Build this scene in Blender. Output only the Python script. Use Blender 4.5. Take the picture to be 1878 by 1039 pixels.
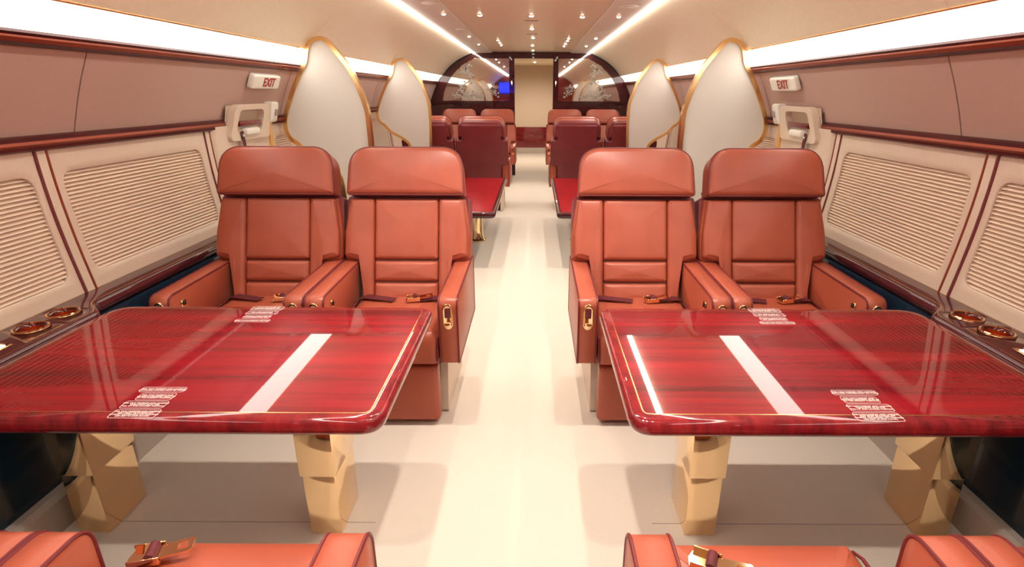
import bpy, bmesh, math, random
from mathutils import Vector, Matrix
random.seed(7)
for o in list(bpy.data.objects): bpy.data.objects.remove(o, do_unlink=True)
S = bpy.context.scene
COL = S.collection

# ------------------------------------------------------------------ camera
W, H, F = 1878.0, 1039.0, 1000.0
VPX, VPY = 980.0, 171.0
CAMX, CAMZ = 0.0635, 1.32
TH = math.atan((H/2 - VPY)/F)
ROLL = math.radians(0.25)
cd = bpy.data.cameras.new('camera'); cam = bpy.data.objects.new('camera', cd); COL.objects.link(cam)
cd.sensor_width = 36.0; cd.lens = F/W*36.0; cd.clip_start = 0.02; cd.clip_end = 60
cd.shift_x = -(VPX - W/2)/W
cam.location = (CAMX, 0, CAMZ)
cam.rotation_euler = (Matrix.Rotation(math.pi/2 - TH, 4, 'X') @ Matrix.Rotation(ROLL, 4, 'Z')).to_euler()
S.camera = cam
# ------------------------------------------------------------------ world / exposure
wd = bpy.data.worlds.new('world'); S.world = wd; wd.use_nodes = True
wd.node_tree.nodes['Background'].inputs[0].default_value = (1, .93, .85, 1)
wd.node_tree.nodes['Background'].inputs[1].default_value = 0.02
S.view_settings.view_transform = 'Standard'; S.view_settings.look = 'None'
S.view_settings.gamma = 1.0; S.view_settings.use_curve_mapping = False
S.view_settings.exposure = 0.0
BAND_E, STRIP_E, SPOT_W = 6.6, 20.0, 40.0

# ------------------------------------------------------------------ materials
def mat(name, col, rough=.5, metal=0, coat=0, emit=None, es=0, sheen=0, spec=.5, trans=0):
    m = bpy.data.materials.new(name); m.use_nodes = True
    b = m.node_tree.nodes['Principled BSDF']; i = b.inputs
    i['Base Color'].default_value = (*col, 1); i['Roughness'].default_value = rough
    i['Metallic'].default_value = metal; i['Coat Weight'].default_value = coat
    i['Coat Roughness'].default_value = .02; i['Coat IOR'].default_value = 1.5; i['Specular IOR Level'].default_value = spec
    i['Sheen Weight'].default_value = sheen; i['Transmission Weight'].default_value = trans
    if emit: i['Emission Color'].default_value = (*emit, 1); i['Emission Strength'].default_value = es
    return m
def nodes(m): return m.node_tree.nodes, m.node_tree.links, m.node_tree.nodes['Principled BSDF']
def noise_col(m, c1, c2, scale, stretch=(1,1,1), detail=4, lo=.35, hi=.65, bump=0, bscale=None, bdist=.002, obj=True):
    N, L, b = nodes(m)
    tc = N.new('ShaderNodeTexCoord'); mp = N.new('ShaderNodeMapping'); mp.inputs['Scale'].default_value = stretch
    L.new(tc.outputs['Object'], mp.inputs[0])
    n = N.new('ShaderNodeTexNoise'); n.inputs['Scale'].default_value = scale; n.inputs['Detail'].default_value = detail
    L.new(mp.outputs[0], n.inputs[0])
    r = N.new('ShaderNodeValToRGB'); r.color_ramp.elements[0].position = lo; r.color_ramp.elements[1].position = hi
    r.color_ramp.elements[0].color = (*c1, 1); r.color_ramp.elements[1].color = (*c2, 1)
    L.new(n.outputs[0], r.inputs[0]); L.new(r.outputs[0], b.inputs['Base Color'])
    if bump:
        n2 = N.new('ShaderNodeTexNoise'); n2.inputs['Scale'].default_value = bscale or scale; n2.inputs['Detail'].default_value = 3
        L.new(tc.outputs['Object'], n2.inputs[0])
        bp = N.new('ShaderNodeBump'); bp.inputs['Strength'].default_value = bump; bp.inputs['Distance'].default_value = bdist
        L.new(n2.outputs[0], bp.inputs['Height']); L.new(bp.outputs[0], b.inputs['Normal'])
    return m
M = {}
M['leather'] = noise_col(mat('leather', (.45,.1,.06), .36), (.36,.076,.04), (.42,.094,.05), 5, bump=.12, bscale=420, bdist=.001)
M['leather_shaded'] = noise_col(mat('leather_shaded', (.2,.028,.03), .42), (.19,.024,.03), (.23,.032,.036), 5, bump=.12, bscale=420, bdist=.001)  # same seat leather, with the shade on the seat backs put into its colour
M['piping'] = mat('piping', (.16,.018,.02), .4)
M['gap'] = mat('gap', (.05,.008,.01), .7)
M['strap'] = noise_col(mat('strap', (.1,.012,.018), .6), (.09,.01,.015), (.13,.016,.022), 90, bump=.2, bscale=500)
M['gold'] = mat('gold', (.95,.70,.42), .04, 1)
M['gold_soft'] = mat('gold_soft', (.85,.54,.25), .2, 1)
M['copper'] = mat('copper', (.85,.36,.17), .25, 1)
M['steel'] = mat('steel', (.55,.52,.5), .3, 1)
M['cream'] = noise_col(mat('cream', (.7,.6,.5), .42), (.68,.55,.43), (.72,.58,.46), 60, (1,1,6), bump=.05, bscale=200)
M['slat'] = mat('slat', (.84,.67,.53), .4)
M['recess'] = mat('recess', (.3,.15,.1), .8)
M['valance'] = noise_col(mat('valance', (.42,.27,.22), .85, sheen=.2), (.44,.265,.21), (.49,.3,.245), 160, (1,8,1), bump=.25, bscale=500, bdist=.001)
M['ceiling'] = noise_col(mat('ceiling', (.68,.54,.4), .38), (.72,.6,.44), (.75,.625,.46), 30)
M['ceil_strip'] = mat('ceil_strip', (.72,.66,.58), .45)
M['white'] = mat('white', (.82,.78,.7), .35)
M['divider'] = noise_col(mat('divider', (.55,.52,.47), .5), (.67,.63,.57), (.71,.67,.61), 140, (1,1,10), bump=.1, bscale=300, bdist=.001)
M['carpet'] = noise_col(mat('carpet', (.7,.62,.53), .95, spec=.1), (.64,.56,.47), (.7,.62,.53), 420, (1,.5,1), lo=.3, hi=.7, bump=.3, bscale=600, bdist=.002)
M['carpet_riser'] = noise_col(mat('carpet_riser', (.5,.44,.38), .95, spec=.1), (.46,.4,.34), (.52,.45,.38), 420, bump=.3, bscale=600, bdist=.002)
M['navy'] = mat('navy', (.004,.024,.048), .25, coat=.4)
M['black'] = mat('black', (.01,.01,.012), .3)
M['dark'] = mat('dark', (.03,.02,.02), .6)
def wood(name, c1, c2, c3, stretch, scale, coat=1.0, rough=.25):
    m = mat(name, c1, rough, coat=coat, spec=.08); N, L, b = nodes(m)
    tc = N.new('ShaderNodeTexCoord'); mp = N.new('ShaderNodeMapping'); mp.inputs['Scale'].default_value = stretch
    L.new(tc.outputs['Object'], mp.inputs[0])
    n = N.new('ShaderNodeTexNoise'); n.inputs['Scale'].default_value = scale; n.inputs['Detail'].default_value = 5; n.inputs['Roughness'].default_value = .6
    L.new(mp.outputs[0], n.inputs[0])
    r = N.new('ShaderNodeValToRGB'); e = r.color_ramp.elements
    e[0].position = .3; e[0].color = (*c1, 1); e[1].position = .72; e[1].color = (*c3, 1)
    k = e.new(.5); k.color = (*c2, 1)
    L.new(n.outputs[0], r.inputs[0]); L.new(r.outputs[0], b.inputs['Base Color'])
    return m
M['mahogany'] = wood('mahogany', (.085,.002,.006), (.23,.004,.011), (.34,.006,.015), (.3, 6, 1), 2.4)
M['mahogany_edge'] = wood('mahogany_edge', (.1,.006,.01), (.2,.01,.015), (.28,.018,.02), (8, 5, 3), 4)
M['burl'] = wood('burl', (.22,.004,.008), (.36,.008,.014), (.46,.016,.02), (3, 3, 3), 6)
M['dark_wood'] = wood('dark_wood', (.03,.004,.006), (.045,.006,.008), (.062,.009,.01), (1, 1, 3), 3)
M['ledge_top'] = wood('ledge_top', (.04,.007,.012), (.07,.01,.015), (.1,.014,.018), (6, 1, 4), 4)
M['red_wood'] = wood('red_wood', (.1,.008,.01), (.16,.014,.014), (.22,.022,.02), (2, 2, 6), 3)
M['band'] = mat('band', (.9,.9,.9), .5, emit=(1,.95,.85), es=BAND_E)
M['strip_light'] = mat('strip_light', (.9,.9,.9), .5, emit=(1,.98,.9), es=STRIP_E)
M['bulb'] = mat('bulb', (.9,.9,.9), .5, emit=(1,.9,.72), es=30)
M['switch_glow'] = mat('switch_glow', (.9,.9,.9), .4, emit=(.95,.97,1), es=3)
M['screen'] = mat('screen', (.01,.01,.05), .2, emit=(.01,.03,1), es=3)
M['mirror'] = mat('mirror', (.62,.55,.5), .03, 1)
M['rail_wood'] = wood('rail_wood', (.045,.005,.006), (.07,.008,.009), (.1,.013,.012), (2, .5, 3), 4, coat=.25, rough=.35)
M['etch'] = mat('etch', (.36,.32,.28), .5)
M['rail_copper'] = mat('rail_copper', (.3,.06,.03), .3, .6)
M['print'] = mat('print', (.85,.7,.68), .5)
M['red_print'] = mat('red_print', (.4,.03,.02), .5)
M['beige'] = noise_col(mat('beige', (.55,.42,.3), .7), (.52,.4,.285), (.57,.44,.32), 200, (1,1,.2))
M['amber'] = mat('amber', (.75,.42,.15), .35)

# ------------------------------------------------------------------ helpers
def link(o, parent=None):
    COL.objects.link(o)
    if parent is not None: o.parent = parent
    return o
def tag(o, label=None, cat=None, group=None, kind=None):
    if label: o['label'] = label
    if cat: o['category'] = cat
    if group: o['group'] = group
    if kind: o['kind'] = kind
    return o
def empty(name, loc=(0,0,0), rz=0):
    o = bpy.data.objects.new(name, None); COL.objects.link(o); o.location = loc; o.rotation_euler = (0,0,rz)
    o.empty_display_size = .05
    return o
def finish(name, bm, m, smooth=True, angle=38):
    bmesh.ops.remove_doubles(bm, verts=bm.verts, dist=1e-6)
    bmesh.ops.recalc_face_normals(bm, faces=bm.faces)
    if smooth:
        for f in bm.faces: f.smooth = True
        a = math.radians(angle)
        for e in bm.edges:
            e.smooth = len(e.link_faces) == 2 and e.calc_face_angle(0) < a
    me = bpy.data.meshes.new(name); bm.to_mesh(me); bm.free()
    for k in (m if isinstance(m, (list, tuple)) else [m]): me.materials.append(M[k])
    return me
def ob(name, me, parent=None, loc=None):
    o = bpy.data.objects.new(name, me); link(o, parent)
    if loc: o.location = loc
    return o
def box(bm, x0, x1, y0, y1, z0, z1, bev=0, seg=2):
    r = bmesh.ops.create_cube(bm, size=1)
    for v in r['verts']:
        v.co = Vector(((x0+x1)/2 + v.co.x*(x1-x0), (y0+y1)/2 + v.co.y*(y1-y0), (z0+z1)/2 + v.co.z*(z1-z0)))
    if bev:
        es = list({e for v in r['verts'] for e in v.link_edges})
        bmesh.ops.bevel(bm, geom=es, offset=bev, segments=seg, profile=.5, affect='EDGES')
def boxmesh(name, m, *a, **k):
    bm = bmesh.new(); box(bm, *a, **k); return finish(name, bm, m)
def tube(bm, pts, r, closed=False, n=6, flat=None):
    P = [Vector(p) for p in pts]; N = len(P); rings = []
    ref = Vector((0,0,1))
    prev = None
    for i in range(N):
        a = P[(i-1) % N] if (closed or i > 0) else P[i]; b = P[(i+1) % N] if (closed or i < N-1) else P[i]
        t = (b-a)
        if t.length < 1e-9: t = Vector((1,0,0))
        t.normalize()
        if prev is None:
            q = ref if abs(t.dot(ref)) < .9 else Vector((1,0,0))
            u = (q - t*q.dot(t)).normalized()
        else:
            u = (prev - t*prev.dot(t)).normalized()
        prev = u; v = t.cross(u)
        rr = r[i] if isinstance(r, (list, tuple)) else r
        rings.append([bm.verts.new(P[i] + u*math.cos(2*math.pi*k/n)*rr + v*math.sin(2*math.pi*k/n)*rr) for k in range(n)])
    for i in range(N if closed else N-1):
        A, B = rings[i], rings[(i+1) % N]
        sh = 0
        if closed and i == N-1:
            sh = min(range(n), key=lambda s: sum((A[k].co - B[(k+s) % n].co).length for k in range(n)))
        for k in range(n): bm.faces.new((A[k], A[(k+1) % n], B[(k+1+sh) % n], B[(k+sh) % n]))
    if not closed:
        bm.faces.new(rings[0]); bm.faces.new(rings[-1][::-1])
def roundpoly(pts, rad, n=5):
    out = []; N = len(pts)
    for i in range(N):
        p = Vector(pts[i]); a = Vector(pts[i-1]); b = Vector(pts[(i+1) % N])
        r = rad[i] if isinstance(rad, (list, tuple)) else rad
        if r <= 0: out.append(p); continue
        d1 = (a-p).normalized(); d2 = (b-p).normalized()
        ang = d1.angle(d2)
        t = min(r/math.tan(ang/2), (a-p).length*.49, (b-p).length*.49)
        p1 = p + d1*t; p2 = p + d2*t
        for k in range(n+1):
            s = k/n; out.append(p1*(1-s)**2 + p*2*s*(1-s) + p2*s*s)
    return out
def offset2(P, d):
    # inward offset of a CCW outline
    N = len(P); out = []
    for i in range(N):
        a = P[i-1]; b = P[(i+1) % N]; t = (b-a)
        if t.length < 1e-9: out.append(P[i].copy()); continue
        t.normalize(); out.append(P[i] + Vector((-t.y, t.x))*d)
    return out
def ccw(P):
    A = sum(P[i-1].x*P[i].y - P[i].x*P[i-1].y for i in range(len(P)))
    return P if A > 0 else P[::-1]
def pillow(bm, outline, t, r, bulge, f, back=True):
    # outline in (u,v); f(u,v,w) -> 3D ; w from 0 to t(+bulge)
    P = ccw([Vector(p) for p in outline]); c = sum(P, Vector((0,0)))/len(P)
    rings = [(P, 0.0), (P, t-r)]
    for k in (1, 2, 3):
        a = k/3*math.pi/2
        rings.append((offset2(P, r*(1-math.cos(a))), t - r + r*math.sin(a)))
    last = rings[-1][0]
    mx = max(abs(p.x-c.x) for p in last) or 1; my = max(abs(p.y-c.y) for p in last) or 1
    def bw(p):
        return t + bulge*max(0, 1-((p.x-c.x)/mx)**2)*max(0, 1-((p.y-c.y)/my)**2)
    V = [[bm.verts.new(f(p.x, p.y, w)) for p in ring] for ring, w in rings]
    for k in (.86, .68, .48, .25):
        V.append([bm.verts.new(f(p.x, p.y, bw(p))) for p in [c + (q-c)*k for q in last]])
    n = len(P)
    for a, b in zip(V[:-1], V[1:]):
        for i in range(n): bm.faces.new((a[i], a[(i+1) % n], b[(i+1) % n], b[i]))
    cv = bm.verts.new(f(c.x, c.y, t+bulge))
    for i in range(n): bm.faces.new((V[-1][i], V[-1][(i+1) % n], cv))
    if back: bm.faces.new(V[0][::-1])
def prism(bm, outline, f, w0, w1):
    P = ccw([Vector(p) for p in outline])
    A = [bm.verts.new(f(p.x, p.y, w0)) for p in P]; B = [bm.verts.new(f(p.x, p.y, w1)) for p in P]
    n = len(P)
    for i in range(n): bm.faces.new((A[i], A[(i+1) % n], B[(i+1) % n], B[i]))
    bm.faces.new(A[::-1]); bm.faces.new(B)
def ringprism(bm, outer, inner, f, w0, w1):
    # equal counts
    n = len(outer)
    L = [[bm.verts.new(f(p[0], p[1], w)) for p in R] for R in (outer, inner) for w in (w0, w1)]
    o0, o1, i0, i1 = L
    for i in range(n):
        j = (i+1) % n
        bm.faces.new((o0[i], o0[j], o1[j], o1[i])); bm.faces.new((i0[j], i0[i], i1[i], i1[j]))
        bm.faces.new((o1[i], o1[j], i1[j], i1[i])); bm.faces.new((o0[j], o0[i], i0[i], i0[j]))
def loft(bm, sections, closed=False, caps=False):
    V = [[bm.verts.new(p) for p in s] for s in sections]
    n = len(V[0])
    for a, b in zip(V[:-1], V[1:]):
        for i in range(n if closed else n-1): bm.faces.new((a[i], a[(i+1) % n], b[(i+1) % n], b[i]))
    if caps and closed: bm.faces.new(V[0][::-1]); bm.faces.new(V[-1])
def lathe(bm, prof, cx, cy, n=24, cap=True):
    R = [[bm.verts.new((cx + r*math.cos(2*math.pi*k/n), cy + r*math.sin(2*math.pi*k/n), z)) for k in range(n)] for r, z in prof]
    for a, b in zip(R[:-1], R[1:]):
        for k in range(n): bm.faces.new((a[k], a[(k+1) % n], b[(k+1) % n], b[k]))
    if cap: bm.faces.new(R[0][::-1]); bm.faces.new(R[-1])
def textmesh(name, body, size, m, align='CENTER', ext=.0003, shear=0):
    cu = bpy.data.curves.new(name, 'FONT'); cu.body = body; cu.size = size; cu.align_x = align; cu.align_y = 'CENTER'
    cu.extrude = ext; cu.resolution_u = 2; cu.space_line = .95; cu.shear = shear; cu.offset = size*.022
    t = bpy.data.objects.new(name, cu); COL.objects.link(t)
    dg = bpy.context.evaluated_depsgraph_get(); me = bpy.data.meshes.new_from_object(t.evaluated_get(dg))
    bpy.data.objects.remove(t); bpy.data.curves.remove(cu)
    me.materials.clear(); me.materials.append(M[m]); me.name = name
    return me
def px(x, y, z):
    # pixel -> point on the horizontal plane at height z (for ceiling fittings)
    u = x - VPX; v = y - H/2
    cr, sr = math.cos(ROLL), math.sin(ROLL)
    dx, dy = u*cr + v*sr, -u*sr + v*cr
    d = Vector((dx/F, math.cos(TH) - dy/F*math.sin(TH), -math.sin(TH) - dy/F*math.cos(TH)))
    k = (z - CAMZ)/d.z
    return Vector((CAMX + d.x*k, d.y*k, z))
def where(s, base):
    return base + (" on the blue screen reflection's side" if s < 0 else ' across the aisle from the blue screen reflection')
Y0, Y1 = -1.9, 9.4            # cabin ends
def wallx(z):                  # lower side wall, half width at height z
    return 1.606 + .05*math.sin(min(max((z-.58)/.52, 0), 1)*math.pi/2)

# ================================================================== SETTING
bm = bmesh.new()
box(bm, -1.75, 1.75, Y0-.1, 13.2, -.06, 0)
fl = ob('floor', finish('floor', bm, 'carpet')); tag(fl, 'cream wool carpet covering the cabin floor', kind='structure')
for y in (1.42, 3.1, 6.0):      # carpet joints across the bays
    for s in (-1, 1):
        ob('carpet_seam', boxmesh('carpet_seam', 'carpet_riser', s*.45 if s > 0 else -1.42, 1.42 if s > 0 else -.45, y-.0015, y+.0015, -.001, .0012), fl)
for s, nm in ((-1, 'left'), (1, 'right')):
    # outer shell behind everything keeps the cabin closed
    prof = [(1.43,0),(1.43,.12),(1.47,.125)]
    bm = bmesh.new(); loft(bm, [[Vector((s*x, y, z)) for x, z in [(1.43,0),(1.43,.105),(1.445,.12),(1.5,.12),(1.5,0)]] for y in (Y0, Y1)])
    b = ob('baseboard_'+nm, finish('riser', bm, 'carpet_riser')); tag(b, kind='structure')
    bm = bmesh.new(); box(bm, min(s*1.47, s*1.49), max(s*1.47, s*1.49), Y0, Y1, .12, .57)
    wl = ob('wall_'+nm, finish('side_panel', bm, 'navy')); tag(wl, kind='structure')
    # backing shell
    bm = bmesh.new()
    pr = [(1.49,.5),(1.70,.55),(1.72,1.1),(1.68,1.3),(1.58,1.5),(1.45,1.66),(1.25,1.85),(.98,2.0)]
    loft(bm, [[Vector((s*x, y, z)) for x, z in pr] for y in (Y0, Y1)])
    ob('outer_lining', finish('outer_lining', bm, 'recess'), wl)
    # valance panels (fabric) between the trims, in bays with open joints
    joints = [Y0, -.9, .6, 2.1, 3.83, 5.95, 7.6, Y1]
    for a, c in zip(joints[:-1], joints[1:]):
        bm = bmesh.new(); g = .0035
        pv = [(1.655,1.165),(1.64,1.21),(1.613,1.28),(1.578,1.36),(1.528,1.46)]
        loft(bm, [[Vector((s*x, y, z)) for x, z in pv] + [Vector((s*(x+.015), y, z)) for x, z in pv[::-1]] for y in (a+g, c-g)], closed=True, caps=True)
        ob('valance_panel', finish('valance_panel', bm, 'valance'), wl)
# ceiling
bm = bmesh.new(); box(bm, -.62, .62, Y0, Y1, 1.94, 1.97)
ce = ob('ceiling', finish('ceiling', bm, 'ceiling')); tag(ce, kind='structure')
for s in (-1, 1):
    bm = bmesh.new()
    loft(bm, [[Vector((s*x, y, z)) for x, z in ((.622,1.94),(.622,1.93),(.64,1.926),(.885,1.918),(.885,1.95),(.622,1.96))] for y in (Y0, Y1)], closed=True, caps=True)
    ob('ceiling_strip_panel', finish('ceiling_strip_panel', bm, 'ceil_strip'), ce)
    joints = [Y0, .1, 2.0, 3.86, 5.98, 7.7, Y1]
    pc = []
    for k in range(11):
        t = k/10; a = t*math.pi/2
        # concave sweep from the light slot to the cove
        x = .93 + .50*(t*.55 + .45*math.sin(a)); z = 1.925 - .34*(t*.55 + .45*(1-math.cos(a)))
        pc.append((x, z))
    for a, c in zip(joints[:-1], joints[1:]):
        bm = bmesh.new(); g = .0008
        loft(bm, [[Vector((s*x, y, z)) for x, z in pc] + [Vector((s*(x+.02), y, z+.012)) for x, z in pc[::-1]] for y in (a+g, c-g)], closed=True, caps=True)
        ob('ceiling_side_panel', finish('ceiling_side_panel', bm, 'ceiling'), ce)
    bm = bmesh.new(); box(bm, min(s*.88, s*.96), max(s*.88, s*.96), Y0, Y1, 1.955, 1.975)
    ob('light_trough', finish('light_trough', bm, 'white'), ce)
    bm = bmesh.new()
    loft(bm, [[Vector((s*(.9075-.0185*math.cos(k*math.pi/8)), y, 1.918-.017*math.sin(k*math.pi/8))) for k in range(9)] + [Vector((s*.926, y, 1.935)), Vector((s*.889, y, 1.935))] for y in (Y0+.02, Y1-.025)], closed=True, caps=True)
    L = ob('ceiling_light_strip', finish('ceiling_light_strip', bm, 'strip_light'))
    tag(L, where(s, 'long light strip beside flat ceiling panel'), 'light strip', 'ceiling light strips')
    # cove light band
    bm = bmesh.new()
    loft(bm, [[Vector((s*x, y, z)) for x, z in ((1.515,1.492),(1.478,1.545),(1.432,1.588),(1.45,1.6),(1.5,1.555),(1.535,1.5))] for y in (Y0+.02, Y1-.01)], closed=True, caps=True)
    L = ob('cove_light_band', finish('cove_light_band', bm, 'band'))
    tag(L, where(s, 'wide white cove light above side wall'), 'cove light', 'cove lights')
    # gold lip on top of band
    bm = bmesh.new(); tube(bm, [(s*1.427, y, 1.588) for y in (Y0, Y1)], .005, n=8)
    t_ = ob('trim_%d' % (1 if s < 0 else 2), finish('cove_lip', bm, 'gold_soft')); tag(t_, kind='structure')
    # upper dark wood rail, with gold facing
    for k, (nm2, m2, pr) in enumerate((('upper_rail', 'rail_wood', [(1.545,1.452),(1.522,1.45),(1.506,1.458),(1.506,1.462),(1.54,1.475)]),
                                       ('upper_rail_facing', 'rail_copper', [(1.53,1.462),(1.506,1.462),(1.497,1.474),(1.498,1.48),(1.53,1.48)]),
                                       ('upper_rail_cap', 'rail_wood', [(1.53,1.48),(1.498,1.48),(1.492,1.488),(1.497,1.497),(1.535,1.5)]))):
        bm = bmesh.new(); loft(bm, [[Vector((s*x, y, z)) for x, z in pr] for y in (Y0, Y1)], closed=True, caps=True)
        if k == 0:
            up = ob('trim_%d' % (3 if s < 0 else 4), finish(nm2, bm, m2)); tag(up, kind='structure')
        else: ob(nm2, finish(nm2, bm, m2), up)
    # lower dark wood rail, broken by the hatch handle
    lo_ = None
    for a, c in ((Y0, 3.09), (3.66, Y1)):
        for nm2, m2, pr in (('lower_rail', 'rail_wood', [(1.66,1.127),(1.642,1.125),(1.628,1.132),(1.628,1.142),(1.66,1.142)]),
                            ('lower_rail_facing', 'rail_copper', [(1.66,1.142),(1.628,1.142),(1.622,1.15),(1.624,1.16),(1.66,1.16)]),
                            ('lower_rail_cap', 'rail_wood', [(1.66,1.16),(1.624,1.16),(1.625,1.172),(1.636,1.178),(1.66,1.178)])):
            bm = bmesh.new(); loft(bm, [[Vector((s*x, y, z)) for x, z in pr] for y in (a, c)], closed=True, caps=True)
            me = finish(nm2, bm, m2)
            if lo_ is None: lo_ = ob('trim_%d' % (5 if s < 0 else 6), me); tag(lo_, kind='structure')
            else: ob(nm2, me, lo_)

# ---------------------------------------------------------------- window panels with louvres
SZ0, SZ1 = .672, 1.045
wn = [0]
slat_cache = {}
def window(s, ya, yb, pa, pb, single):
    """cream panel pa..pb with a rounded louvred opening ya..yb"""
    wn[0] += 1
    f = lambda u, v, w: Vector((s*(wallx(v) - w), u, v))
    inner0 = roundpoly([(ya,SZ0),(yb,SZ0),(yb,SZ1),(ya,SZ1)], .05, 5); inner = []
    for i, p in enumerate(inner0):
        q = inner0[(i+1) % len(inner0)]; m_ = max(1, int((q-p).length/.055))
        inner += [p + (q-p)*(k/m_) for k in range(m_)]
    # outer rectangle sampled to match
    outer = []
    for p in inner:
        u = pa if p.x < ya+.052 else (pb if p.x > yb-.052 else p.x)
        v = .6 if p.y < SZ0+.052 else (1.14 if p.y > SZ1-.052 else p.y)
        outer.append((u, v))
    # intermediate rings so that the panel follows the curved wall
    bm = bmesh.new()
    def lerp(t): return [((o[0]*(1-t)+i.x*t), (o[1]*(1-t)+i.y*t)) for o, i in zip(outer, inner)]
    R = [[bm.verts.new(f(u, v, .008)) for u, v in lerp(t)] for t in (0,.33,.66,.95)]
    R.append([bm.verts.new(f(u, v, .005)) for u, v in lerp(1)]); R.append([bm.verts.new(f(u, v, -.03)) for u, v in lerp(1)])
    n = len(inner)
    for a, b in zip(R[:-1], R[1:]):
        for i in range(n):
            q = [a[i], a[(i+1) % n], b[(i+1) % n], b[i]]
            if len({tuple(round(c,6) for c in v.co) for v in q}) >= 3: bm.faces.new(q)
    me = finish('window_panel', bm, 'cream')
    wo = ob('window_%d' % wn[0], me); tag(wo, kind='structure')
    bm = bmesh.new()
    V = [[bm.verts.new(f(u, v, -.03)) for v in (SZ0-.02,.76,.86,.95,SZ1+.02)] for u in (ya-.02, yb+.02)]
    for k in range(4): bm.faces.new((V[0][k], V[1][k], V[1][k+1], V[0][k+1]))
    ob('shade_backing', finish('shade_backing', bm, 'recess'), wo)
    N = 26; h = (SZ1-SZ0)/N
    allbm = None if single else bmesh.new()
    for k in range(N):
        z = SZ0 + h*(k+.5)
        e = 0
        dz = min(z-SZ0, SZ1-z)
        if dz < .05: e = .05 - math.sqrt(max(.05**2 - (.05-dz)**2, 0))
        a, c = ya+e-.002, yb-e+.002
        bm = allbm if allbm is not None else bmesh.new()
        pr = [(-.013, z+h*.42), (.001, z-h*.24), (.003, z-h*.32), (.0, z-h*.40), (-.016, z-h*.2)]
        loft(bm, [[Vector((s*(wallx(z) - w), y, zz)) for w, zz in pr] for y in (a, c)], closed=True, caps=True)
        if single: ob('slat', finish('slat', bm, 'slat'), wo)
    if not single:
        o = ob('slat_bank', finish('slat_bank', allbm, 'slat'), wo); tag(o, kind='stuff')
    return wo
def seam_strip(s, y, parent):
    zs = [.6 + .54*k/8 for k in range(9)]
    bm = bmesh.new()
    loft(bm, [[Vector((s*(wallx(z)-w), yy, z)) for yy, w in ((y-.017,0),(y-.017,.012),(y+.017,.012),(y+.017,0))] for z in zs], closed=True, caps=True)
    ob('joint_strip', finish('joint_strip', bm, 'cream'), parent)
    for d in (-.024, .024):
        bm = bmesh.new(); tube(bm, [(s*(wallx(z)-.009), y+d, z) for z in zs], .006, n=6)
        ob('joint_piping', finish('joint_piping', bm, 'piping' if d < 0 else 'rail_copper'), parent)
for s in (-1, 1):
    for (ya, yb, pa, pb, sg) in ((-1.9,-1.11,Y0,-1.05,0), (-.98,-.12,-1.05,-.06,0), (.01,.88,-.06,.93,0), (1.0,1.87,.93,1.925,1), (1.99,2.86,1.925,2.92,1),
                                 (3.70,4.56,3.62,4.63,1), (4.70,5.56,4.63,5.63,0), (5.70,6.56,5.63,6.63,0), (6.70,7.56,6.63,7.63,0), (7.70,8.5,7.63,8.56,0), (8.6,9.3,8.56,9.4,0)):
        w_ = window(s, ya, yb, pa, pb, sg)
        if pa > Y0 and abs(pa-3.62) > .01: seam_strip(s, pa, w_)
        if abs(pb-2.92) < .01: seam_strip(s, pb+.015, w_)

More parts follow.
